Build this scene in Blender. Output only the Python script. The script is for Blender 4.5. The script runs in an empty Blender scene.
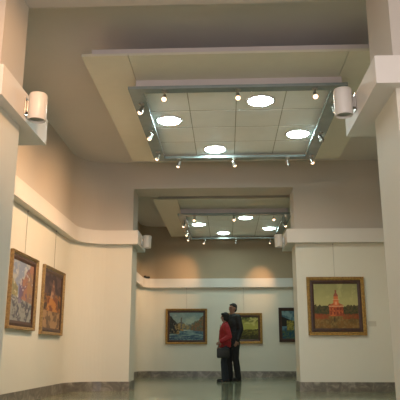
import bpy, bmesh, math, random
from mathutils import Vector, Matrix, noise
random.seed(7)
PI = math.pi
S = bpy.context.scene
C = S.collection

# ------------------------------------------------------------------ camera
H = 0.66
PITCH, YAW, F = 14.22, 2.5, 600.0
cam = bpy.data.cameras.new('camera'); cam.sensor_width = 36; cam.lens = 36*F/400; cam.clip_start = .05
co = bpy.data.objects.new('camera', cam); C.objects.link(co)
co.location = (0, 0, H); co.rotation_euler = (math.radians(90+PITCH), 0, math.radians(YAW))
S.camera = co

# ------------------------------------------------------------------ materials
def nm(name):
    m = bpy.data.materials.new(name); m.use_nodes = True
    return m, m.node_tree, m.node_tree.nodes['Principled BSDF']
def simple(name, col, rough=.6, metal=0, var=.06, scale=6, bump=0, coat=0, spec=None):
    m, t, b = nm(name)
    tc = t.nodes.new('ShaderNodeTexCoord'); n = t.nodes.new('ShaderNodeTexNoise')
    n.inputs['Scale'].default_value = scale; n.inputs['Detail'].default_value = 5
    r = t.nodes.new('ShaderNodeValToRGB')
    r.color_ramp.elements[0].position = .3; r.color_ramp.elements[1].position = .7
    r.color_ramp.elements[0].color = tuple(c*(1-var) for c in col)+(1,)
    r.color_ramp.elements[1].color = tuple(min(1, c*(1+var)) for c in col)+(1,)
    t.links.new(tc.outputs['Object'], n.inputs['Vector']); t.links.new(n.outputs['Fac'], r.inputs['Fac'])
    t.links.new(r.outputs['Color'], b.inputs['Base Color'])
    b.inputs['Roughness'].default_value = rough; b.inputs['Metallic'].default_value = metal
    if coat: b.inputs['Coat Weight'].default_value = coat; b.inputs['Coat Roughness'].default_value = .06
    if spec is not None: b.inputs['Specular IOR Level'].default_value = spec
    if bump:
        bp = t.nodes.new('ShaderNodeBump'); bp.inputs['Strength'].default_value = bump; bp.inputs['Distance'].default_value = .01
        n2 = t.nodes.new('ShaderNodeTexNoise'); n2.inputs['Scale'].default_value = scale*12
        t.links.new(tc.outputs['Object'], n2.inputs['Vector']); t.links.new(n2.outputs['Fac'], bp.inputs['Height'])
        t.links.new(bp.outputs['Normal'], b.inputs['Normal'])
    return m
def emit(name, col, strength):
    m, t, b = nm(name)
    b.inputs['Base Color'].default_value = (.9, .9, .9, 1)
    b.inputs['Emission Color'].default_value = tuple(col)+(1,); b.inputs['Emission Strength'].default_value = strength
    return m

CREAM = (.72, .68, .575)
TAUPE = (.66, .635, .60)
M = {}
M['cream'] = simple('cream_paint', CREAM, .75, var=.02, scale=2, bump=.05)
M['ledge'] = simple('ledge_paint', (.72, .68, .62), .6, var=.02, scale=2)
M['ceiling'] = simple('taupe_ceiling_paint', TAUPE, .85, var=.03, scale=1)
M['panel'] = simple('cream_lacquered_panel', (.74, .70, .56), .4, var=.02, coat=.3)
M['tile'] = simple('cream_ceiling_tile', (.90, .90, .85), .6, var=.02)
M['upstand'] = simple('pale_upstand', (.66, .60, .58), .6, var=.02)
M['steel'] = simple('blue_grey_steel', (.27, .32, .32), .22, metal=.1, var=.08)
M['chrome'] = simple('dull_chrome', (.40, .38, .35), .3, metal=.9)
M['darkmetal'] = simple('dark_metal', (.06, .05, .045), .4, metal=.6)
M['black'] = simple('black_plastic', (.02, .018, .016), .5)
M['gold'] = simple('gilded_wood', (.36, .205, .05), .42, metal=.3, var=.35, scale=30, bump=.3)
M['gold2'] = simple('pale_gilded_wood', (.30, .20, .085), .45, metal=.25, var=.3, scale=30, bump=.3)
M['slip'] = simple('dark_brown_wood', (.055, .022, .012), .45, var=.3, scale=20)
M['wire'] = simple('grey_wire', (.42, .39, .31), .5, metal=.3)
M['whitemetal'] = simple('white_enamel', (.70, .66, .60), .35, var=.02)
M['lamp'] = emit('cool_lamp_diffuser', (.76, 1.0, 1.0), 32)
M['lamp_far'] = emit('weaker_lamp_diffuser', (.76, 1.0, .95), 20)
M['bulb'] = emit('warm_halogen_bulb', (1.0, .62, .36), 1.5)
M['bulboff'] = simple('unlit_halogen_bulb', (.35, .32, .28), .2)

# two-tone painted wall: cream under the ledge, taupe above it
def two_tone(key, zz, UP):
    m, t, b = nm('two_tone_wall_paint'); M[key] = m
    g = t.nodes.new('ShaderNodeNewGeometry'); sx = t.nodes.new('ShaderNodeSeparateXYZ'); t.links.new(g.outputs['Position'], sx.inputs[0])
    gt = t.nodes.new('ShaderNodeMath'); gt.operation = 'GREATER_THAN'; gt.inputs[1].default_value = zz
    t.links.new(sx.outputs['Z'], gt.inputs[0])
    mx = t.nodes.new('ShaderNodeMixRGB'); mx.inputs[1].default_value = CREAM+(1,); mx.inputs[2].default_value = UP+(1,)
    t.links.new(gt.outputs[0], mx.inputs[0])
    nz = t.nodes.new('ShaderNodeTexNoise'); nz.inputs['Scale'].default_value = 1.3; nz.inputs['Detail'].default_value = 4
    t.links.new(g.outputs['Position'], nz.inputs['Vector'])
    hv = t.nodes.new('ShaderNodeHueSaturation'); mr = t.nodes.new('ShaderNodeMapRange')
    mr.inputs[3].default_value = .95; mr.inputs[4].default_value = 1.05
    t.links.new(nz.outputs['Fac'], mr.inputs[0]); t.links.new(mr.outputs[0], hv.inputs['Value'])
    t.links.new(mx.outputs[0], hv.inputs['Color']); t.links.new(hv.outputs[0], b.inputs['Base Color'])
    b.inputs['Roughness'].default_value = .7
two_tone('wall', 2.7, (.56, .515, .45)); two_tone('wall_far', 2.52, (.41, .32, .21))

# marble: floor slabs and skirting
def marble(name, c1, c2, vein, rough, brick=None, sc=2.2):
    m, t, b = nm(name)
    g = t.nodes.new('ShaderNodeNewGeometry')
    n = t.nodes.new('ShaderNodeTexNoise'); n.inputs['Scale'].default_value = sc; n.inputs['Detail'].default_value = 9
    n.inputs['Roughness'].default_value = .62; n.inputs['Distortion'].default_value = 1.2
    t.links.new(g.outputs['Position'], n.inputs['Vector'])
    r = t.nodes.new('ShaderNodeValToRGB'); e = r.color_ramp.elements
    e[0].position = .32; e[0].color = c1+(1,); e[1].position = .66; e[1].color = c2+(1,)
    v = e.new(.5); v.color = vein+(1,)
    t.links.new(n.outputs['Fac'], r.inputs['Fac'])
    out = r.outputs['Color']
    if brick:
        br = t.nodes.new('ShaderNodeTexBrick'); br.offset = 0; br.inputs['Scale'].default_value = 1
        br.inputs['Brick Width'].default_value = brick; br.inputs['Row Height'].default_value = brick
        br.inputs['Mortar Size'].default_value = .006; br.inputs['Color1'].default_value = (1, 1, 1, 1)
        br.inputs['Color2'].default_value = (.66, .68, .62, 1); br.inputs['Mortar'].default_value = (.35, .34, .3, 1)
        t.links.new(g.outputs['Position'], br.inputs['Vector'])
        mm = t.nodes.new('ShaderNodeMixRGB'); mm.blend_type = 'MULTIPLY'; mm.inputs[0].default_value = 1
        t.links.new(out, mm.inputs[1]); t.links.new(br.outputs['Color'], mm.inputs[2]); out = mm.outputs[0]
    t.links.new(out, b.inputs['Base Color']); b.inputs['Roughness'].default_value = rough
    return m
M['floor'] = marble('polished_marble_floor', (.20, .215, .125), (.50, .48, .34), (.30, .31, .20), .13, .6, 1.1)
M['skirting'] = marble('grey_marble_skirting', (.12, .105, .085), (.36, .32, .26), (.19, .165, .13), .35, None, 5)

# ------------------------------------------------------------------ helpers
def link(name, bm, mat, parent=None, smooth=False, loc=None):
    me = bpy.data.meshes.new(name)
    bmesh.ops.recalc_face_normals(bm, faces=bm.faces[:])
    bm.to_mesh(me); bm.free()
    for mm in (mat if isinstance(mat, (list, tuple)) else [mat]): me.materials.append(mm)
    if smooth:
        for p in me.polygons: p.use_smooth = True
    o = bpy.data.objects.new(name, me); C.objects.link(o)
    if parent: o.parent = parent
    if loc: o.location = loc
    return o
def struct(name, bm, mat, smooth=False):
    o = link(name, bm, mat, None, smooth); o['kind'] = 'structure'; return o
def thing(name, label, cat, loc=(0, 0, 0), rz=0, group=None):
    o = bpy.data.objects.new(name, None); C.objects.link(o); o.empty_display_size = .1
    o.location = loc; o.rotation_euler = (0, 0, rz); o['label'] = label; o['category'] = cat
    if group: o['group'] = group
    return o
def dup(root, loc, label, rz=None):
    r = root.copy(); C.objects.link(r); r.location = loc; r['label'] = label
    if rz is not None: r.rotation_euler = (0, 0, rz)
    for ch in list(root.children):
        c = ch.copy(); C.objects.link(c); c.parent = r
        for g in list(ch.children):
            d = g.copy(); C.objects.link(d); d.parent = c
    return r
def box(bm, x0, x1, y0, y1, z0, z1, bev=0, mi=0):
    r = bmesh.ops.create_cube(bm, size=1)
    vs = r['verts']
    for v in vs:
        v.co = Vector(((x0+x1)/2+v.co.x*(x1-x0), (y0+y1)/2+v.co.y*(y1-y0), (z0+z1)/2+v.co.z*(z1-z0)))
    fs = set(f for v in vs for f in v.link_faces)
    for f in fs: f.material_index = mi
    if bev:
        bmesh.ops.bevel(bm, geom=list(set(e for v in vs for e in v.link_edges)), offset=bev, segments=2, affect='EDGES', profile=.5)
def prism(bm, pts, z0, z1):
    lo = [bm.verts.new((x, y, z0)) for x, y in pts]; hi = [bm.verts.new((x, y, z1)) for x, y in pts]
    n = len(pts)
    bm.faces.new(lo[::-1]); bm.faces.new(hi)
    for i in range(n): bm.faces.new((lo[i], lo[(i+1) % n], hi[(i+1) % n], hi[i]))
def tube(bm, p0, p1, r0, r1=None, seg=12, caps=True):
    r1 = r0 if r1 is None else r1
    p0, p1 = Vector(p0), Vector(p1); d = p1-p0
    q = d.to_track_quat('Z', 'Y').to_matrix().to_4x4()
    bmesh.ops.create_cone(bm, cap_ends=caps, segments=seg, radius1=r0, radius2=r1, depth=d.length,
                          matrix=Matrix.Translation((p0+p1)/2) @ q)
ICO = {}
def ball(bm, c, r, sub=2, mat=None):
    r = (r, r, r) if isinstance(r, (int, float)) else r
    mt = Matrix.Translation(c) @ (mat or Matrix()) @ Matrix.Diagonal((r[0], r[1], r[2], 1))
    if sub not in ICO:
        q = bmesh.new(); bmesh.ops.create_icosphere(q, subdivisions=sub, radius=1); q.verts.index_update()
        ICO[sub] = ([v.co.copy() for v in q.verts], [[v.index for v in f.verts] for f in q.faces]); q.free()
    vs = [bm.verts.new(mt @ v) for v in ICO[sub][0]]
    for f in ICO[sub][1]: bm.faces.new([vs[i] for i in f])
def lathe(bm, prof, seg=24, axis=Matrix()):
    rings = []
    for r, z in prof:
        rings.append([bm.verts.new(axis @ Vector((r*math.cos(2*PI*k/seg), r*math.sin(2*PI*k/seg), z))) for k in range(seg)])
    for a, b in zip(rings, rings[1:]):
        for k in range(seg): bm.faces.new((a[k], a[(k+1) % seg], b[(k+1) % seg], b[k]))
    return rings
def arc(cx, cy, r, a0, a1, n=14):
    return [(cx+r*math.cos(math.radians(a0+(a1-a0)*i/n)), cy+r*math.sin(math.radians(a0+(a1-a0)*i/n))) for i in range(n+1)]
def offset(path, d):
    """path shifted by d to its right-hand side (mitred)"""
    out = []
    for i, p in enumerate(path):
        p = Vector(p)
        a = (p-Vector(path[i-1])).normalized() if i else None
        b = (Vector(path[i+1])-p).normalized() if i < len(path)-1 else None
        if a is None: a = b
        if b is None: b = a
        na, nb = Vector((a.y, -a.x)), Vector((b.y, -b.x))
        mt = (na+nb); mt = mt/mt.length
        out.append(tuple(p+mt*(d/max(.3, mt.dot(na)))))
    return out
def strip(bm, path, d, z0, z1):
    o = offset(path, d)
    n = len(path)
    A = [[bm.verts.new((p[0], p[1], z)) for p in path] for z in (z0, z1)]
    B = [[bm.verts.new((p[0], p[1], z)) for p in o] for z in (z0, z1)]
    for i in range(n-1):
        bm.faces.new((B[0][i], B[0][i+1], B[1][i+1], B[1][i]))
        bm.faces.new((A[0][i], A[0][i+1], B[0][i+1], B[0][i]))
        bm.faces.new((A[1][i], A[1][i+1], B[1][i+1], B[1][i]))
        bm.faces.new((A[0][i], A[0][i+1], A[1][i+1], A[1][i]))
    for i in (0, n-1): bm.faces.new((A[0][i], B[0][i], B[1][i], A[1][i]))

# ------------------------------------------------------------------ the rooms
ZC = 4.15                                  # ceiling
N0, N1, D0, D1, YB = 4.20, 4.85, 10.84, 11.44, 16.85    # near and middle cross walls, back wall
XL, XR = -2.75, 3.3
OL, OR = -1.74, 1.27                       # opening jambs
ZL = 3.64                                  # lintels
bm = bmesh.new(); box(bm, -3.2, 3.6, -2.4, YB+.2, -.1, 0); struct('floor', bm, M['floor'])
bm = bmesh.new(); box(bm, -3.2, 3.6, -2.4, YB+.2, ZC, ZC+.1); struct('ceiling', bm, M['ceiling'])
bm = bmesh.new(); box(bm, -3.2, 3.6, -2.4, -2.2, 0, ZC); struct('wall_front', bm, M['wall'])
bm = bmesh.new(); box(bm, XR, XR+.25, -2.2, YB, 0, ZC); struct('wall_right', bm, M['wall'])
R1 = .62
# left wall of the middle room curving into the left half of the middle cross wall, then on round the far room
midL = [(XL, N1)] + [(XL, D0-R1)] + arc(XL+R1, D0-R1, R1, 180, 90)[1:] + [(OL+.02, D0), (OL+.02, D1), (XL, D1)]
XF, R2 = -2.40, .45
farL = [(XF, D1), (XF, YB-R2)] + arc(XF+R2, YB-R2, R2, 180, 90)[1:] + [(XR, YB)]
bm = bmesh.new(); prism(bm, midL[:-1] + [(-3.2, D1), (-3.2, N1)], 0, ZC); struct('wall_left', bm, M['wall'])
bm = bmesh.new(); prism(bm, farL + [(XR, YB+.2), (-3.2, YB+.2), (-3.2, D1)], 0, ZC); struct('wall_back', bm, M['wall_far'])
bm = bmesh.new(); box(bm, -3.2, OL-.05, N0+.12, N1, 0, ZC); struct('wall_near_left', bm, M['wall'])
bm = bmesh.new(); box(bm, OR+.01, XR, N0, N1, 0, ZC); struct('wall_near_right', bm, M['wall'])
bm = bmesh.new(); box(bm, -3.2, XL, -2.2, N0+.12, 0, ZC); struct('wall_left', bm, M['wall'])
bm = bmesh.new(); box(bm, OR-.01, XR, D0, D1, 0, ZC); struct('wall_middle_right', bm, M['wall'])
bm = bmesh.new(); box(bm, OL-.05, OR+.01, N0, N1, ZL+.09, ZC); struct('wall_near_top', bm, M['wall'])
bm = bmesh.new(); box(bm, OL+.02, OR-.01, D0, D1, ZL, ZC); struct('wall_middle_top', bm, M['wall'])

# picture ledges (a box moulding that runs round every wall and wraps the jambs)
Z0, Z1, LP = 2.57, 2.82, .12
bm = bmesh.new(); strip(bm, midL[:-3]+[(OL+.02, D0), (OL+.02, D1+.16), (XF, D1+.16)], LP, Z0, Z1)
box(bm, XF, OL+.02, D1, D1+.16, Z0, Z1)
struct('trim_1', bm, M['ledge'])
bm = bmesh.new(); strip(bm, [(XF, D1+.2)]+farL[1:], LP, 2.40, 2.645); struct('trim_2', bm, M['ledge'])
bm = bmesh.new(); box(bm, OR-.17, XR, D0-.14, D0, Z0, Z1); box(bm, OR-.17, OR-.01, D0, D1, Z0, Z1); box(bm, OR-.17, XR, D1, D1+.26, Z0, Z1)
struct('trim_3', bm, M['ledge'])
bm = bmesh.new(); ZR = Z1-.03
box(bm, OR-.155, XR, N0-.1, N0, Z0, ZR); box(bm, OR-.155, OR+.01, N0, N1, Z0, ZR); box(bm, OR-.155, XR, N1, N1+.39, Z0, ZR)
struct('trim_4', bm, M['ledge'])
bm = bmesh.new(); box(bm, XL, OL+.04, N0-.03, N0+.12, Z0, Z1); box(bm, OL-.05, OL+.04, N0+.12, N1, Z0, Z1); box(bm, XL, OL+.04, N1, 5.34, Z0, Z1)
struct('trim_5', bm, M['ledge'])
# skirtings
zb = .16
bm = bmesh.new(); strip(bm, midL, .015, 0, zb); struct('baseboard_left', bm, M['skirting'])
bm = bmesh.new(); strip(bm, farL, .015, 0, zb); struct('baseboard_back', bm, M['skirting'])
bm = bmesh.new(); strip(bm, [(XR, D1), (OR-.01, D1), (OR-.01, D0), (XR, D0)][::-1], -.015, 0, zb); struct('baseboard_right', bm, M['skirting'])
bm = bmesh.new(); strip(bm, [(XR, N0), (OR+.01, N0), (OR+.01, N1), (XR, N1)], -.015, 0, zb); struct('baseboard_near_right', bm, M['skirting'])
bm = bmesh.new(); strip(bm, [(XL, N0+.12), (OL-.05, N0+.12), (OL-.05, N1), (XL, N1)], .015, 0, zb); struct('baseboard_near_left', bm, M['skirting'])

# ------------------------------------------------------------------ ceiling canopies
ZP, ZT, ZF = 3.80, 3.71, 3.625
def canopy(y, label, x, L, m0, m1, pitch):
    """origin: middle of the front edge; L canopy length, m0/m1 front and back margins of the tile field"""
    t = thing('ceiling_canopy', label, 'ceiling canopy', (x, y, ZP), 0, 'stepped ceiling canopies')
    bm = bmesh.new()
    ix, iy0, iy1 = 1.20, m0, L-m1
    zz0, zz1 = 0, .028
    box(bm, -1.71, -ix, 0, L, zz0, zz1); box(bm, ix, 1.75, 0, L, zz0, zz1)
    box(bm, -ix+.006, ix-.006, 0, iy0, zz0, zz1); box(bm, -ix+.006, ix-.006, iy1, L, zz0, zz1)
    link('wide_panel', bm, M['panel'], t)
    bm = bmesh.new(); box(bm, -1.61, 1.70, .05, L-.1, .028, .105); link('upper_box', bm, M['upstand'], t)
    bm = bmesh.new()
    box(bm, -ix, ix+.03, m0-.14, m0-.08, ZT-ZP, 0); box(bm, -ix, -ix+.03, m0-.08, iy1, ZT-ZP, 0); box(bm, ix-.02, ix+.03, m0-.08, iy1, ZT-ZP, 0); box(bm, -ix, ix+.03, iy1, iy1+.04, ZT-ZP, 0)
    link('inner_upstand', bm, M['upstand'], t)
    bm = bmesh.new()
    for i in range(4):
        for j in range(4):
            x0 = -1.2+.6*i; y0 = m0+pitch*j
            box(bm, x0+.006, x0+.594, y0+.013, y0+pitch-.013, ZT-ZP, ZT-ZP+.014, .001)
    link('tile_field', bm, M['tile'], t)
    bm = bmesh.new(); box(bm, -1.17, 1.18, m0-.08, iy1, ZT-ZP+.005, ZT-ZP+.04); link('tile_grid', bm, M['wire'], t)
    return t
def frame(y, label, x, L):
    t = thing('lighting_frame', label, 'lighting frame', (x, y, ZF), 0, 'steel lighting frames under the canopies')
    for nme, a in (('front_bar', (-1.27, 1.27, 0, .13)), ('back_bar', (-1.27, 1.27, L-.13, L)), ('side_bar', (-1.27, -1.10, .13, L-.13)), ('side_bar', (1.10, 1.27, .13, L-.13))):
        bm = bmesh.new(); box(bm, *a, 0, .035, .001); link(nme, bm, M['steel'], t)
    for xx in (-1.15, 1.15):
        for yy in (.3, L-.3):
            bm = bmesh.new(); tube(bm, (xx, yy, .035), (xx, yy, .088), .012); link('hanger', bm, M['chrome'], t)
    return t
canopy(5.93, 'large cream stepped canopy hung under the ceiling of the nearer room', .15, 3.72, .76, .56, .6)
canopy(12.32, 'cream stepped canopy in the far room, seen through the opening', .18, 4.2, 1.05, .43, .68)
frame(6.41, 'blue-grey steel frame of bars under the nearer ceiling canopy', .15, 2.71)
frame(13.03, 'steel frame of bars under the far canopy beyond the opening', .20, 3.05)

# round downlights set in the tiles
dl = far_me = None
spots_dl = [((-.75, 7.60), 'left one of the four glowing round downlights in the near canopy, second from the front'),
            ((.45, 6.99), 'frontmost round glowing downlight in the near canopy'),
            ((-.15, 8.81), 'rearmost round glowing downlight in the near canopy'),
            ((1.05, 8.19), 'right-hand round glowing downlight in the near canopy'),
            ((-.66, 7.60+6.83), 'left one of the four round downlights in the far canopy'),
            ((.46, 6.99+6.73), 'frontmost round downlight in the far canopy'),
            ((-.06, 8.81+6.75), 'rearmost round downlight in the far canopy'),
            ((1.10, 8.19+6.80), 'right-hand round downlight in the far canopy')]
for (x, y), lb in spots_dl:
    if dl is None:
        dl = thing('downlight', lb, 'downlight', (x, y, ZT), 0, 'round downlights in the canopies')
        bm = bmesh.new(); lathe(bm, [(.15, .004), (.185, .002), (.19, -.006), (.168, -.016), (.155, -.014), (.15, .004)], 32)
        link('trim_ring', bm, M['whitemetal'], dl, True)
        bm = bmesh.new(); r = lathe(bm, [(.157, -.010), (.14, -.020), (.10, -.029), (.05, -.034), (.005, -.036)], 32); bm.faces.new(r[-1]); bm.faces.new(r[0])
        link('diffuser', bm, M['lamp'], dl, True)
    else:
        q = dup(dl, (x, y, ZT), lb)
        if y > D0:
            for ch in q.children:
                if ch.name.startswith('diffuser'):
                    far_me = far_me or ch.data.copy(); ch.data = far_me; ch.data.materials[0] = M['lamp_far']

# halogen spotlights hanging from the frames, and the light they throw
def spot_lamp(loc, target, energy, size=70, col=(1, .54, .25), blend=.9):
    l = bpy.data.lights.new('halogen_beam', 'SPOT'); l.energy = energy; l.color = col; l.spot_size = math.radians(size); l.spot_blend = blend; l.shadow_soft_size = .025
    o = bpy.data.objects.new('halogen_beam', l); C.objects.link(o)
    d = Vector(target)-Vector(loc); o.rotation_euler = d.to_track_quat('-Z', 'Y').to_euler(); o.location = loc
    o['kind'] = 'structure'
    return o
def make_spot(loc, target, label, lit=True):
    t = thing('spotlight', label, 'spotlight', loc, 0, 'halogen spotlights on the lighting frames')
    d = (Vector(target)-Vector(loc)); d.z = -1.7*math.hypot(d.x, d.y); d.normalize()
    q = d.to_track_quat('Z', 'Y').to_matrix().to_4x4()
    bm = bmesh.new(); tube(bm, (0, 0, 0), (0, 0, -.012), .034, seg=16); link('mount', bm, M['chrome'], t, False)
    bm = bmesh.new(); tube(bm, (0, 0, -.01), (0, 0, -.062), .008); ball(bm, (0, 0, -.065), .014, 1); link('stem', bm, M['chrome'], t)
    hc = Matrix.Translation((0, 0, -.085)) @ q
    bm = bmesh.new()
    lathe(bm, [(.004, -.05), (.018, -.048), (.022, -.02), (.024, .0), (.036, .028), (.038, .034), (.032, .034), (.020, .006), (.004, .004)], 18, hc)
    link('lamp_head', bm, M['chrome'], t, True)
    bm = bmesh.new(); ball(bm, hc @ Vector((0, 0, .032)), (.028, .028, .030), 2, q); link('bulb', bm, M['bulb'] if lit else M['bulboff'], t, True)
    if lit:
        return t, Vector(loc)+Vector((0, 0, -.085))+d*.06
    return t, None
ZS = ZF
def S_(x, y, tgt, label, e=0, lit=True, size=70):
    t, p = make_spot((x, y, ZS), tgt, label, lit)
    if e: spot_lamp(p, tgt, e, size)
for x, tx, w, e in ((-.70, -.9, 'left', 10), (.16, .1, 'middle', 10), (1.05, 1.2, 'right', 10)):
    S_(x, 6.475, (tx, 4.5, 3.0), w+' one of three lit spotlights on the front bar of the near lighting frame', e)
for y, ty, w, e in ((6.84, 7.0, 'nearest', 72), (7.77, 8.3, 'middle', 48), (8.66, 9.6, 'farthest', 60)):
    S_(-1.02, y, (XL, ty, 2.25), w+' of three lit spotlights on the left bar of the near lighting frame', e, True, 108)
S_(1.34, 6.9, (3.2, 7.5, 2.0), 'nearest spotlight on the right bar of the near frame, beside the white wall lamp', 30)
S_(1.34, 7.95, (3.2, 8.6, 2.0), 'unlit spotlight halfway along the right bar of the near lighting frame', 0, False)
S_(1.34, 8.95, (3.2, 9.5, 2.0), 'lit spotlight at the far end of the right bar of the near frame', 18)
S_(-.73, 9.03, (-2.2, 10.8, 1.4), 'left one of the spotlights on the back bar of the near frame', 40)
S_(.14, 9.03, (2.1, 10.8, 1.5), 'middle one of the spotlights on the back bar of the near frame', 22, True, 90)
S_(.98, 9.03, (2.1, 10.8, 1.4), 'unlit right one of the spotlights on the back bar of the near frame', 0, False)
for x, tx, w in ((-.70, -.9, 'left'), (.19, .1, 'middle'), (1.07, 1.2, 'right')):
    S_(x, 13.12, (tx, 11.6, 3.2), w+' one of three lit spotlights on the front bar of the far frame', 6)
for y, ty, w, e in ((13.75, 13.9, 'nearest', 25), (14.85, 15.0, 'middle', 20), (15.5, 16.2, 'farthest', 40)):
    S_(-.97, y, (XF, ty, 2.0), w+' of three lit spotlights on the left bar of the far frame', e)
S_(1.38, 13.8, (3.2, 13.8, 2.0), 'lit spotlight on the right bar of the far frame', 25)
S_(-.58, 15.98, (-1.6, YB, 2.45), 'left lit spotlight on the back bar of the far frame', 30, True, 75)
S_(.27, 15.98, (.2, YB, 2.5), 'unlit spotlight in the middle of the back bar of the far frame', 0, False)
S_(1.19, 15.98, (.9, YB, 2.42), 'right lit spotlight on the back bar of the far frame', 30, True, 50)

# ------------------------------------------------------------------ cylindrical wall lamps at the ledge ends
def wall_lamp(loc, side, label):
    """side: +1 the ledge is on the right (+x) of the lamp, -1 on its left"""
    t = thing('wall_lamp', label, 'wall lamp', loc, 0, 'white cylindrical wall lamps on the ledge ends')
    bm = bmesh.new()
    lathe(bm, [(.074, -.12), (.078, -.114), (.078, .104), (.072, .118), (.055, .122), (.052, .116), (.068, .10), (.068, -.112), (.070, -.12), (.074, -.12)], 36)
    link('shade', bm, M['whitemetal'], t, True)
    bm = bmesh.new(); tube(bm, (0, 0, -.088), (0, 0, .108), .062, seg=28); link('inner_body', bm, M['whitemetal'], t)
    bm = bmesh.new(); lathe(bm, [(.064, -.102), (.05, -.092), (.02, -.089), (.002, -.089)], 24); link('reflector', bm, M['chrome'], t, True)
    bm = bmesh.new(); box(bm, min(side*.074, side*.098), max(side*.074, side*.098), -.03, .03, -.05, .05, .004); link('bracket', bm, M['chrome'], t)
    bm = bmesh.new(); box(bm, min(side*.094, side*.102), max(side*.094, side*.102), -.04, .04, -.08, .08, .003); link('mounting_plate', bm, M['chrome'], t)
    return t
wall_lamp((OL+.04+.103, 4.72, 2.69), -1, 'large white cylindrical wall lamp on the left foreground ledge end')
wall_lamp((OR-.155-.103, 4.80, 2.72), 1, 'large white cylindrical wall lamp on the right foreground ledge end')
wall_lamp((OL+.02+.12+.103, 11.2, 2.69), -1, 'small white wall lamp on the left ledge end at the far opening')
wall_lamp((OR-.17-.103, 11.2, 2.69), 1, 'small white wall lamp on the right ledge end at the far opening')

# ------------------------------------------------------------------ paintings
def fbm(x, y, s=0, o=4): return noise.fractal(Vector((x, y, s*7.3)), 1.0, 2.0, o)
def lerp(a, b, t): t = max(0, min(1, t)); return tuple(a[i]*(1-t)+b[i]*t for i in range(3))
def sm(a, b, x):
    t = max(0, min(1, (x-a)/(b-a))); return t*t*(3-2*t)
def church(u, v):
    n = fbm(u*6, v*6, 1); n2 = fbm(u*22, v*22, 2)
    c = lerp((.42, .38, .19), (.29, .28, .14), sm(.5, 1, v+.1*n))
    c = lerp(c, (.50, .44, .23), .5*sm(.1, .5, n))
    tree = .50+.05*fbm(u*9, 3, 5)+.03*n2
    if .25 < v < tree: c = lerp((.06, .062, .032), (.12, .09, .045), sm(-.3, .4, n2))
    if v < .31+.02*n2: c = lerp((.22, .12, .05), (.15, .10, .045), sm(-.4, .4, n+n2*.5)); c = lerp(c, (.30, .20, .09), .6*sm(.0, .4, n2))
    if .20 < v < .33 and abs(n2) > .10 and (u < .33 or u > .64): c = lerp(c, (.30, .06, .035), .65)
    R = (.58, .17, .085); Rd = (.30, .08, .05); W = (.70, .42, .27)
    x = u-.5
    def s(c, cond, col, k=.9): return lerp(c, col, k) if cond else c
    body = abs(x) < .16 and .27 < v < .50
    c = s(c, body, lerp(R, Rd, sm(-.3, .5, n2+(x > .08)*.4)))
    c = s(c, abs(x) < .17 and .485 < v < .505, W, .7)
    c = s(c, .505 <= v < .58 and abs(x) < .16*(.58-v)/.075+.03, (.40, .11, .06))
    c = s(c, abs(x) < .065 and .50 < v < .64, R)
    c = s(c, abs(x) < .078 and .635 < v < .652, W, .7)
    c = s(c, abs(x) < .045 and .652 < v < .72, R)
    c = s(c, .72 <= v < .79 and abs(x) < .047*max(0, 1-((v-.72)/.07)**2)**.5+.002, (.30, .09, .07))
    c = s(c, abs(x) < .012 and .78 < v < .86, (.25, .08, .06))
    if body and (int((x+.2)/.035) % 2 == 0) and (.31 < v < .37 or .41 < v < .46): c = lerp(c, (.16, .04, .03), .7)
    if abs(x) < .03 and .53 < v < .6: c = lerp(c, W, .6)
    c = s(c, abs(x+.05) < .012 and .15 < v < .24, (.06, .045, .03))
    return c
def canal(u, v, seed=3):
    n = fbm(u*5, v*5, seed); n2 = fbm(u*20, v*20, seed+1)
    c = lerp((.30, .34, .28), (.17, .24, .24), sm(.5, 1, v+.2*n))
    if v < .62+.1*fbm(u*7, 0, seed+2)+.05*n2 and v > .38:
        c = lerp((.28, .22, .11), (.12, .14, .13), sm(-.3, .3, n2+n))
    hl = .92-1.3*u+.05*n2
    if u < .42 and v < hl and v > .18: c = lerp((.05, .055, .05), (.30, .20, .08), sm(.12, .36, u+.2*n2) if v < .6 else 0)
    hr = -.25+1.15*u+.06*n2
    if u > .62 and v < hr and v > .3: c = lerp((.25, .14, .085), (.12, .12, .07), sm(-.3, .3, n2))
    if .33 < u < .37 and v < .82 and v > .4: c = (.14, .13, .12)
    w = .34-.12*(u < .3)+.03*n
    if v < w: c = lerp((.06, .12, .17), (.20, .28, .26), sm(-.25, .35, fbm(u*4, v*25, seed+4)))
    if v < .16 and n2 > -.05: c = lerp(c, (.035, .07, .15), .7)
    return lerp(c, (.4, .42, .36), .15 if n2 > .25 else 0)
def meadow(u, v):
    n = fbm(u*5, v*7, 8); n2 = fbm(u*18, v*18, 9)
    c = lerp((.30, .30, .10), (.07, .09, .035), sm(.62, 1, v+.2*n))
    c = lerp(c, (.42, .40, .17), sm(.0, .5, n)*.8)
    if v < .45+.04*n: c = lerp((.09, .085, .03), (.19, .17, .05), sm(-.3, .4, n2))
    if v < .2: c = lerp(c, (.045, .04, .02), .6)
    return c
def bluehouse(u, v):
    n = fbm(u*5, v*5, 11); n2 = fbm(u*20, v*20, 12)
    c = lerp((.13, .22, .26), (.05, .10, .15), sm(-.3, .4, n))
    if v > .85-.7*u+.05*n2: c = lerp((.20, .28, .28), (.10, .17, .20), sm(-.3, .3, n))
    if v < .8-.35*u and v > .45: c = (.05, .045, .035)
    if .2 < u < .5 and .3 < v < .65: c = lerp((.32, .27, .09), (.18, .17, .07), sm(-.2, .3, n2))
    if v < .3: c = lerp((.04, .10, .15), (.10, .15, .09), sm(-.3, .3, n2))
    return c
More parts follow.
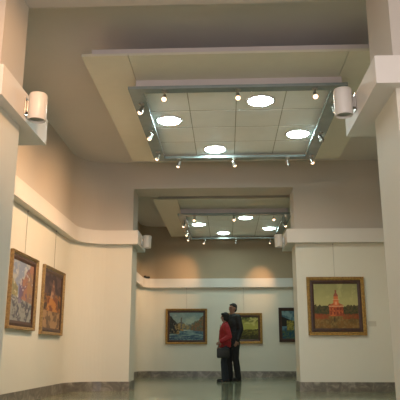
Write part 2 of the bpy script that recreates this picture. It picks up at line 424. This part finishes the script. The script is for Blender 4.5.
def street(u, v):
    n = fbm(u*4, v*6, 14); n2 = fbm(u*8, v*11, 15, 3)
    c = lerp((.36, .35, .32), (.23, .26, .33), sm(-.3, .3, n))
    if v < .35+.75*u+.06*n2 and u > .35: c = lerp((.33, .18, .13), (.20, .13, .17), sm(-.3, .3, n2+n))
    if u > .72 and v < .85: c = lerp(c, (.30, .22, .12), .5)
    if u < .28 and .35 < v < .7-.5*u: c = lerp((.22, .21, .14), (.30, .26, .15), sm(-.2, .3, n2))
    if v < .42-.1*u: c = lerp((.27, .27, .25), (.12, .12, .14), sm(-.2, .35, n2+.4*n))
    if .32 < u < .46 and .3 < v < .62: c = lerp(c, (.16, .14, .24), .6)
    if n2 > .5: c = lerp(c, (.5, .48, .44), .5)
    return c
def evening(u, v):
    n = fbm(u*4, v*6, 17); n2 = fbm(u*8, v*11, 18, 3)
    c = lerp((.075, .05, .06), (.14, .09, .09), sm(-.3, .3, n))
    x = abs(u-.52)
    if v < .62+.04*n2: c = lerp((.10, .06, .045), (.30, .15, .07), sm(-.3, .3, n2))
    if x < .30 and .32 < v < .58: c = lerp((.42, .20, .08), (.22, .08, .05), sm(-.2, .35, n2))
    if .56 < v < .9 and x < .14*(.9-v)/.34+.01: c = lerp((.38, .24, .17), (.2, .11, .09), sm(-.2, .3, n2))
    if v < .32: c = lerp((.18, .12, .08), (.34, .22, .13), sm(-.25, .3, n2+.3*n))
    return c
def punch(c, fn):
    g = 1.1 if fn is church else 1.45
    l = max(.001, .3*c[0]+.6*c[1]+.1*c[2]); k = (l/.24)**(g-1)
    return tuple(max(0, min(1, (l+(q-l)*1.2)*k)) for q in c)
def painting(name_label, fn, w, h, fw, slipw, loc, rz, goldmat, wire_h, depth=.05, nres=90):
    """hangs in local XZ, front towards local -Y, origin at bottom centre of the frame's back"""
    t = thing('framed_painting', name_label, 'painting', loc, rz, 'framed paintings hanging on the walls')
    def ring(bm, outer, prof):
        # prof: list of (inset, y) going from outer back edge to the inner edge
        rings = []
        for ins, y in prof:
            a = outer[0]/2-ins; b0 = ins+outer[2]; b1 = outer[1]-ins+outer[2]
            rings.append([bm.verts.new(p) for p in ((-a, y, b0), (a, y, b0), (a, y, b1), (-a, y, b1))])
        rings.append(rings[0])
        for r0, r1 in zip(rings, rings[1:]):
            for k in range(4): bm.faces.new((r0[k], r0[(k+1) % 4], r1[(k+1) % 4], r1[k]))
    bm = bmesh.new()
    ring(bm, (w, h, 0), [(0, 0), (0, -depth*.8), (fw*.12, -depth), (fw*.3, -depth*.97), (fw*.42, -depth*.78), (fw*.6, -depth*.82), (fw*.78, -depth*.62), (fw, -depth*.45), (fw, 0)])
    link('frame', bm, goldmat, t)
    bm = bmesh.new(); w2, h2 = w-2*fw, h-2*fw
    ring(bm, (w2+.004, h2+.004, fw-.002), [(0, -.004), (0, -depth*.42), (slipw*.5, -depth*.5), (slipw, -depth*.3), (slipw, -.004)])
    link('inner_slip', bm, M['slip'], t)
    cw, ch = w2-2*slipw+.01, h2-2*slipw+.01
    nx = nres; ny = int(nres*ch/cw); ny = max(30, min(130, ny))
    bm = bmesh.new(); cl = bm.loops.layers.float_color.new('paint')
    vs = [[bm.verts.new((-cw/2+cw*i/nx, -depth*.22, fw+slipw-.005+ch*j/ny)) for i in range(nx+1)] for j in range(ny+1)]
    col = [[punch(fn(i/nx, j/ny), fn) for i in range(nx+1)] for j in range(ny+1)]
    for j in range(ny):
        for i in range(nx):
            f = bm.faces.new((vs[j][i], vs[j][i+1], vs[j+1][i+1], vs[j+1][i]))
            for lp, (a, b) in zip(f.loops, ((j, i), (j, i+1), (j+1, i+1), (j+1, i))): lp[cl] = col[a][b]+(1,)
    me = bpy.data.meshes.new('canvas'); bm.to_mesh(me); bm.free()
    me.materials.append(M['paint']); o = bpy.data.objects.new('canvas', me); C.objects.link(o); o.parent = t
    bm = bmesh.new(); box(bm, -w/2+.01, w/2-.01, -.006, -.001, .01, h-.01); link('backing_board', bm, M['slip'], t)
    bm = bmesh.new(); tube(bm, (0, -.008, h-.02), (0, -.008, wire_h), .003, seg=6)
    link('hanging_wire', bm, M['wire'], t)
    bm = bmesh.new(); box(bm, -.009, .009, -.02, -.001, wire_h-.022, wire_h, .003); link('wire_hook', bm, M['chrome'], t)
    return t
m, t, b = nm('oil_paint'); M['paint'] = m
at = t.nodes.new('ShaderNodeVertexColor'); at.layer_name = 'paint'
t.links.new(at.outputs['Color'], b.inputs['Base Color']); b.inputs['Roughness'].default_value = .5; b.inputs['Specular IOR Level'].default_value = .25
tc = t.nodes.new('ShaderNodeTexCoord'); n = t.nodes.new('ShaderNodeTexNoise'); n.inputs['Scale'].default_value = 60
bp = t.nodes.new('ShaderNodeBump'); bp.inputs['Strength'].default_value = .3; bp.inputs['Distance'].default_value = .004
t.links.new(tc.outputs['Object'], n.inputs['Vector']); t.links.new(n.outputs['Fac'], bp.inputs['Height']); t.links.new(bp.outputs['Normal'], b.inputs['Normal'])

def ray(px, py):
    p, yw = math.radians(PITCH), math.radians(YAW)
    x, v = px-200, 200-py
    y = F*math.cos(p)-v*math.sin(p); z = F*math.sin(p)+v*math.cos(p)
    return Vector((x*math.cos(yw)-y*math.sin(yw), x*math.sin(yw)+y*math.cos(yw), z))
def onY(px, py, Y): d = ray(px, py); return d*(Y/d.y)+Vector((0, 0, H))
def onX(px, py, X): d = ray(px, py); return d*(X/d.x)+Vector((0, 0, H))
def hang_back(x0, x1, y0, y1, Y):
    ym = (y0+y1)/2; a = onY(x0, ym, Y); b = onY(x1, ym, Y); xm = (x0+x1)/2
    zt = onY(xm, y0, Y).z; zb_ = onY(xm, y1, Y).z
    return (a.x+b.x)/2, b.x-a.x, zb_, zt-zb_
def put(label, fn, x0, x1, y0, y1, Y, fw, sl, g, **k):
    x, w, z, h = hang_back(x0, x1, y0, y1, Y-.05)
    print('PAINT', label[:30], round(x, 3), round(w, 3), round(z, 3), round(h, 3))
    return painting(label, fn, w, h, fw, sl, (x, Y-.002, z), 0, g, (Z0 if Y < 12 else 2.40)-z-.004, **k)
put('square framed painting of a red church with a tower, right of the opening', church, 307.6, 365.6, 276.8, 335.4, D0, .058, .066, M['gold'])
put('landscape-format painting of a canal between houses, left of the two people', canal, 165.5, 207.2, 308.6, 344.2, YB, .055, .055, M['gold'])
put('olive-green landscape painting partly hidden behind the man in black', meadow, 226, 262.4, 313, 343.7, YB, .06, .055, M['gold'])
put('bluish painting in dark frame cut off by the right cross wall', bluehouse, 279, 309, 307.6, 342, YB, .05, .04, M['slip'])
def put_left(label, fn, tl, tr, br, bl, fw, sl, g):
    X = XL+.05
    a, b_, c, d = onX(*tl, X), onX(*tr, X), onX(*br, X), onX(*bl, X)
    y0 = (a.y+d.y)/2; y1 = (b_.y+c.y)/2; zt = (a.z+b_.z)/2; zb_ = (c.z+d.z)/2
    print('LEFT', [tuple(round(q, 2) for q in p) for p in (a, b_, c, d)])
    return painting(label, fn, y1-y0, zt-zb_, fw, sl, (XL+.002, (y0+y1)/2, zb_), PI/2, g, Z0-zb_-.004)
put_left('gilt-framed painting of a pale street scene, nearer of two on the left wall', street, (15.1, 248.4), (39.8, 260.7), (34.7, 331.5), (7.7, 328), .045, .07, M['gold2'])
put_left('gilt-framed painting of a warm-lit spire at dusk, farther of two on the left wall', evening, (45.6, 264.4), (66, 273), (62.4, 337), (42, 333), .045, .06, M['gold2'])

# caption card beside the church painting
p = onY(372.5, 323.8, D0)
bm = bmesh.new(); box(bm, -.065, .065, -.004, 0, -.045, .045, .001)
o = link('caption_card', bm, simple('ivory_card', (.60, .54, .43), .7), None, False, (p.x, D0-.0005, p.z))
o['label'] = 'small ivory caption card on the wall right of the church painting'; o['category'] = 'card'
# small dark object on the far ledge
bm = bmesh.new(); box(bm, -.07, .07, -.04, .04, 0, .05, .012); box(bm, -.1, -.03, -.03, .03, .02, .075, .012)
p = onY(147.3, 278, 16.6)
o = link('black_clamp', bm, M['black'], None, False, (p.x, 16.62, 2.645)); o['label'] = 'small black clamp lying on the far ledge in the left corner'; o['category'] = 'clamp'

# ------------------------------------------------------------------ people
def cap(bm, p0, r0, p1, r1, sub=2):
    ball(bm, Vector(p0), r0, sub); ball(bm, Vector(p1), r1, sub)
    if (Vector(p1)-Vector(p0)).length > .001: tube(bm, p0, p1, r0, r1, 18)
def chain(bm, pts):
    for (p0, r0), (p1, r1) in zip(pts, pts[1:]): cap(bm, p0, r0, p1, r1)
def blob(name, bm, voxel, mat, parent, smooth_it=4, wrinkle=0, seed=0):
    me = bpy.data.meshes.new(name); bm.to_mesh(me); bm.free()
    o = bpy.data.objects.new(name+'_tmp', me); C.objects.link(o)
    r = o.modifiers.new('r', 'REMESH'); r.mode = 'VOXEL'; r.voxel_size = voxel
    s = o.modifiers.new('s', 'SMOOTH'); s.iterations = smooth_it; s.factor = .5
    dg = bpy.context.evaluated_depsgraph_get(); dg.update()
    m2 = bpy.data.meshes.new_from_object(o.evaluated_get(dg)); m2.name = name
    bpy.data.objects.remove(o)
    if wrinkle:
        nrm = [v.normal.copy() for v in m2.vertices]
        for v, vn in zip(m2.vertices, nrm):
            q = Vector((v.co.x*5, v.co.y*5, v.co.z*13+seed)); k = noise.noise(q)*wrinkle+noise.noise(q*2.3)*wrinkle*.4
            v.co += vn*k
    m2.materials.clear(); m2.materials.append(mat)
    for p in m2.polygons: p.use_smooth = True
    o2 = bpy.data.objects.new(name, m2); C.objects.link(o2); o2.parent = parent
    return o2
def torso(bm, rows):
    """rows: (z, y centre, half width x, half depth y)"""
    for i in range(len(rows)-1):
        a, b_ = rows[i], rows[i+1]
        for k in range(5):
            f = k/5; z, y, w, d = [a[j]*(1-f)+b_[j]*f for j in range(4)]
            ball(bm, (0, y, z), (w, d, .045), 2)
M['skin'] = simple('skin', (.36, .19, .125), .5, var=.05)
def person(loc, rz, sc, female, label, mats):
    t = thing('person', label, 'person', loc, rz); t.scale = (sc, sc, sc)
    g = .93 if female else 1
    sw = .175*g; hipw = .088
    feet = {-1: (-.085, -.04 if not female else .05), 1: (.09, .07 if not female else -.06)}
    # arm joints
    if female: arms = {-1: [(-sw, .0, 1.40), (-.235, .04, 1.13), (-.185, -.10, .93)], 1: [(sw, .0, 1.40), (.25, .07, 1.14), (.285, -.145, 1.02)]}
    else: arms = {-1: [(-sw-.005, .01, 1.44), (-.235, .05, 1.16), (-.225, -.05, .92)], 1: [(sw+.005, .01, 1.44), (.235, .05, 1.16), (.225, -.05, .92)]}
    legs = {}
    for s in (-1, 1):
        fx, fy = feet[s]; legs[s] = [(s*hipw, .0, .93), (s*hipw*.5+fx*.5, fy*.5-.035, .50), (fx, fy, .085)]
    # body: one continuous surface
    bm = bmesh.new()
    torso(bm, [(.90, .0, .15, .10), (1.02, .0, .14, .095), (1.15, 0, .125, .085), (1.32, 0, .15*g, .10), (1.42, .005, .155*g, .085), (1.47, .01, .09, .06)])
    chain(bm, [((0, .012, 1.44), .058), ((0, -.005, 1.56), .052)])
    for s in (-1, 1):
        a, e, h = arms[s]; chain(bm, [(a, .055*g), (e, .042*g), (h, .027)])
        hp, k, an = legs[s]; chain(bm, [(hp, .085), (k, .056), (an, .04)])
        ball(bm, (feet[s][0], feet[s][1]-.06, .045), (.04, .11, .035), 2)
        # hand: palm, four unequal fingers, thumb
        d = (Vector(h)-Vector(e)).normalized(); side = Vector((1, 0, 0)); fr = d.cross(side).normalized()
        pc = Vector(h)+d*.05
        q = Matrix((tuple(side), tuple(fr), tuple(d))).transposed().to_4x4()
        ball(bm, pc, (.018, .041, .05), 2, q)
        for i, L in enumerate((.066, .075, .070, .055)):
            b0 = pc+d*.035+fr*(-.030+.020*i)
            b1 = b0+d*L*.5+side*(-s*.008); b2 = b1+d*L*.38+side*(-s*.022)
            chain(bm, [(b0, .0095), (b1, .0088), (b2, .0075)])
        th = pc-d*.02+fr*(-.036); chain(bm, [(th, .012), (th+d*.03-fr*.026, .0105), (th+d*.058-fr*.034-side*s*.01, .009)])
    # head (height .235), face towards -Y
    hz = 1.655
    ball(bm, (0, .012, hz+.02), (.074, .094, .098), 3); ball(bm, (0, -.018, hz-.045), (.056, .070, .070), 3)
    ball(bm, (0, -.060, hz-.088), (.026, .022, .022), 2)                       # chin
    chain(bm, [((0, -.082, hz+.022), .010), ((0, -.104, hz-.022), .014)])      # nose
    ball(bm, (-.013, -.094, hz-.026), .010, 1); ball(bm, (.013, -.094, hz-.026), .010, 1)
    ball(bm, (0, -.082, hz+.034), (.050, .014, .009), 2)                       # brow
    ball(bm, (0, -.084, hz-.052), (.024, .009, .006), 2); ball(bm, (0, -.082, hz-.064), (.020, .009, .007), 2)
    for s in (-1, 1):
        ball(bm, (s*.076, .012, hz-.005), (.009, .019, .031), 2); ball(bm, (s*.042, -.060, hz-.02), (.018, .018, .016), 2)
    blob('body', bm, .0068, M['skin'], t, 2)
    for s in (-1, 1):
        bm = bmesh.new(); ball(bm, (s*.029, -.077, hz+.012), .0115, 2); link('eye', bm, simple('eye_dark', (.05, .035, .03), .2), t, True)
    # hair
    bm = bmesh.new()
    if female:
        ball(bm, (0, .022, hz+.035), (.089, .105, .100), 3); ball(bm, (0, .055, hz-.04), (.085, .068, .095), 3)
        for s in (-1, 1): ball(bm, (s*.073, .0, hz-.02), (.022, .055, .080), 2)
        ball(bm, (0, -.055, hz+.085), (.066, .046, .036), 2)
    else:
        ball(bm, (0, .026, hz+.040), (.080, .096, .088), 3); ball(bm, (0, .060, hz-.015), (.070, .052, .070), 2)
        ball(bm, (0, -.032, hz+.086), (.055, .045, .024), 2)
    blob('hair', bm, .007, mats['hair'], t, 2, .004)
    # jacket
    bm = bmesh.new()
    if female:
        torso(bm, [(.90, 0, .195, .168), (1.05, 0, .188, .165), (1.18, 0, .182, .160), (1.32, 0, .185, .155), (1.42, .005, .168, .122), (1.48, .015, .10, .08)])
        ar = (.086, .078, .060)
    else:
        torso(bm, [(.80, 0, .205, .145), (1.0, 0, .190, .135), (1.18, 0, .188, .130), (1.34, 0, .215, .140), (1.45, .01, .185, .108), (1.51, .015, .095, .072)])
        ar = (.080, .066, .052)
    for s in (-1, 1):
        a, e, h = arms[s]; h2 = Vector(e).lerp(Vector(h), .97); chain(bm, [(a, ar[0]), (e, ar[1]), (tuple(h2), ar[2])])
    chain(bm, [((-.045, .02, 1.50), .032), ((0, .055, 1.525), .030), ((.045, .02, 1.50), .032), ((.02, -.045, 1.49), .02)])
    chain(bm, [((-.045, .02, 1.50), .032), ((-.02, -.045, 1.49), .02)])
    jk = blob('jacket', bm, .009, mats['jacket'], t, 3, .009, 3)
    bm = bmesh.new(); zz = .95 if female else .86
    dd = -.180 if female else -.152
    tube(bm, (0, dd, zz+.02), (0, -.12, 1.46), .006, seg=6); link('zip', bm, M['darkmetal'], jk)
    # trousers
    bm = bmesh.new(); torso(bm, [(.86, 0, .168, .118), (.96, 0, .160, .112), (1.04, 0, .150, .105)])
    for s in (-1, 1):
        hp, k, an = legs[s]; an2 = (an[0], an[1]+.005, .06)
        chain(bm, [((hp[0], hp[1], .88), .104), (k, .080 if not female else .072), (an2, .072 if not female else .060)])
        cap(bm, an2, .072 if not female else .060, (an2[0], an2[1]-.005, .045), .070 if not female else .058)
    tr = blob('trousers', bm, .009, mats['trousers'], t, 3, .006, 9)
    for v in tr.data.vertices: v.co.z = max(v.co.z, .02)
    for s in (-1, 1):
        bm = bmesh.new(); fx, fy = feet[s]
        ball(bm, (fx, fy-.10, .048), (.047, .085, .040), 3); ball(bm, (fx, fy+.0, .06), (.043, .075, .055), 3); tube(bm, (fx, fy, .05), (fx, fy+.005, .10), .042, .045)
        sh = blob('shoe', bm, .008, mats['shoe'], t, 2)
        for v in sh.data.vertices: v.co.z = max(v.co.z, .012)
        bm = bmesh.new()
        lathe(bm, [(.0, 0), (1, 0), (1.04, .35), (1, 1), (.0, 1)], 20)
        for v in bm.verts: v.co = Vector((fx+v.co.x*.047, fy-.045+v.co.y*.142, .0+v.co.z*.022))
        link('sole', bm, M['black'], sh)
    return t
dark = lambda n, c, **k: simple(n, c, .8, bump=.2, **k)
mm = {'hair': dark('short_dark_hair', (.016, .012, .010)), 'jacket': simple('black_jacket_cloth', (.011, .013, .013), .6, bump=.2), 'trousers': dark('charcoal_trousers', (.013, .014, .015)), 'shoe': simple('black_leather', (.01, .009, .009), .4)}
wm = {'hair': dark('dark_brown_hair', (.012, .012, .009)), 'jacket': simple('red_quilted_jacket', (.36, .012, .018), .6, bump=.2), 'trousers': dark('dark_blue_jeans', (.022, .028, .038)), 'shoe': mm['shoe']}
pm = onY(235.5, 380, 14.55); pw = onY(225, 381, 14.35)
person((pm.x-.045, 14.60, 0), math.radians(-52), 1.01, False, 'man in black jacket and dark trousers standing behind the woman, facing left', mm)
person((pw.x+.01, 14.20, 0), math.radians(-80), .872, True, 'shorter woman in red jacket and dark jeans standing in front of the man', wm)
# black handbag she holds against her hip
t = thing('handbag', 'black handbag held at the hip of the woman in red', 'bag', (pw.x+.01, 14.20, 0), math.radians(-80))
bm = bmesh.new(); box(bm, .23, .30, -.235, .05, .53, .745, .03); link('bag_body', bm, M['black'], t, True)
bm = bmesh.new()
for k in range(12):
    a0, a1 = PI*k/12, PI*(k+1)/12
    tube(bm, (.262, -.13+.075*math.cos(a0), .74+.13*math.sin(a0)), (.262, -.13+.075*math.cos(a1), .74+.13*math.sin(a1)), .007, seg=8)
link('handle', bm, M['black'], t)

# ------------------------------------------------------------------ lights of the room behind the camera, an added fill, ambient
def area(name, loc, rot, sx_, sy_, e, col):
    l = bpy.data.lights.new(name, 'AREA'); l.shape = 'RECTANGLE'; l.size = sx_; l.size_y = sy_; l.energy = e; l.color = col
    o = bpy.data.objects.new(name, l); C.objects.link(o); o.location = loc; o.rotation_euler = rot; o['kind'] = 'structure'; return o
area('room_ceiling_light', (.15, .9, 3.9), (0, 0, 0), 2.2, 2.2, 24, (1, .90, .90))
spot_lamp((-.2, 2.4, 3.5), (-1.75, 4.7, 2.75), 120, 42)
area('rear_fill_light', (.2, -2.1, 1.6), (math.radians(106), 0, 0), 4.6, 2.6, 92, (1, .90, .95))  # unseen soft fill added at the rear wall, tilted up to brighten the ceiling
w = bpy.data.worlds.new('world'); S.world = w; w.use_nodes = True
w.node_tree.nodes['Background'].inputs[0].default_value = (.9, .8, .7, 1); w.node_tree.nodes['Background'].inputs[1].default_value = .1

S.view_settings.view_transform = 'Standard'; S.view_settings.look = 'None'
S.view_settings.exposure = 1.35; S.view_settings.gamma = 1; S.view_settings.use_curve_mapping = False
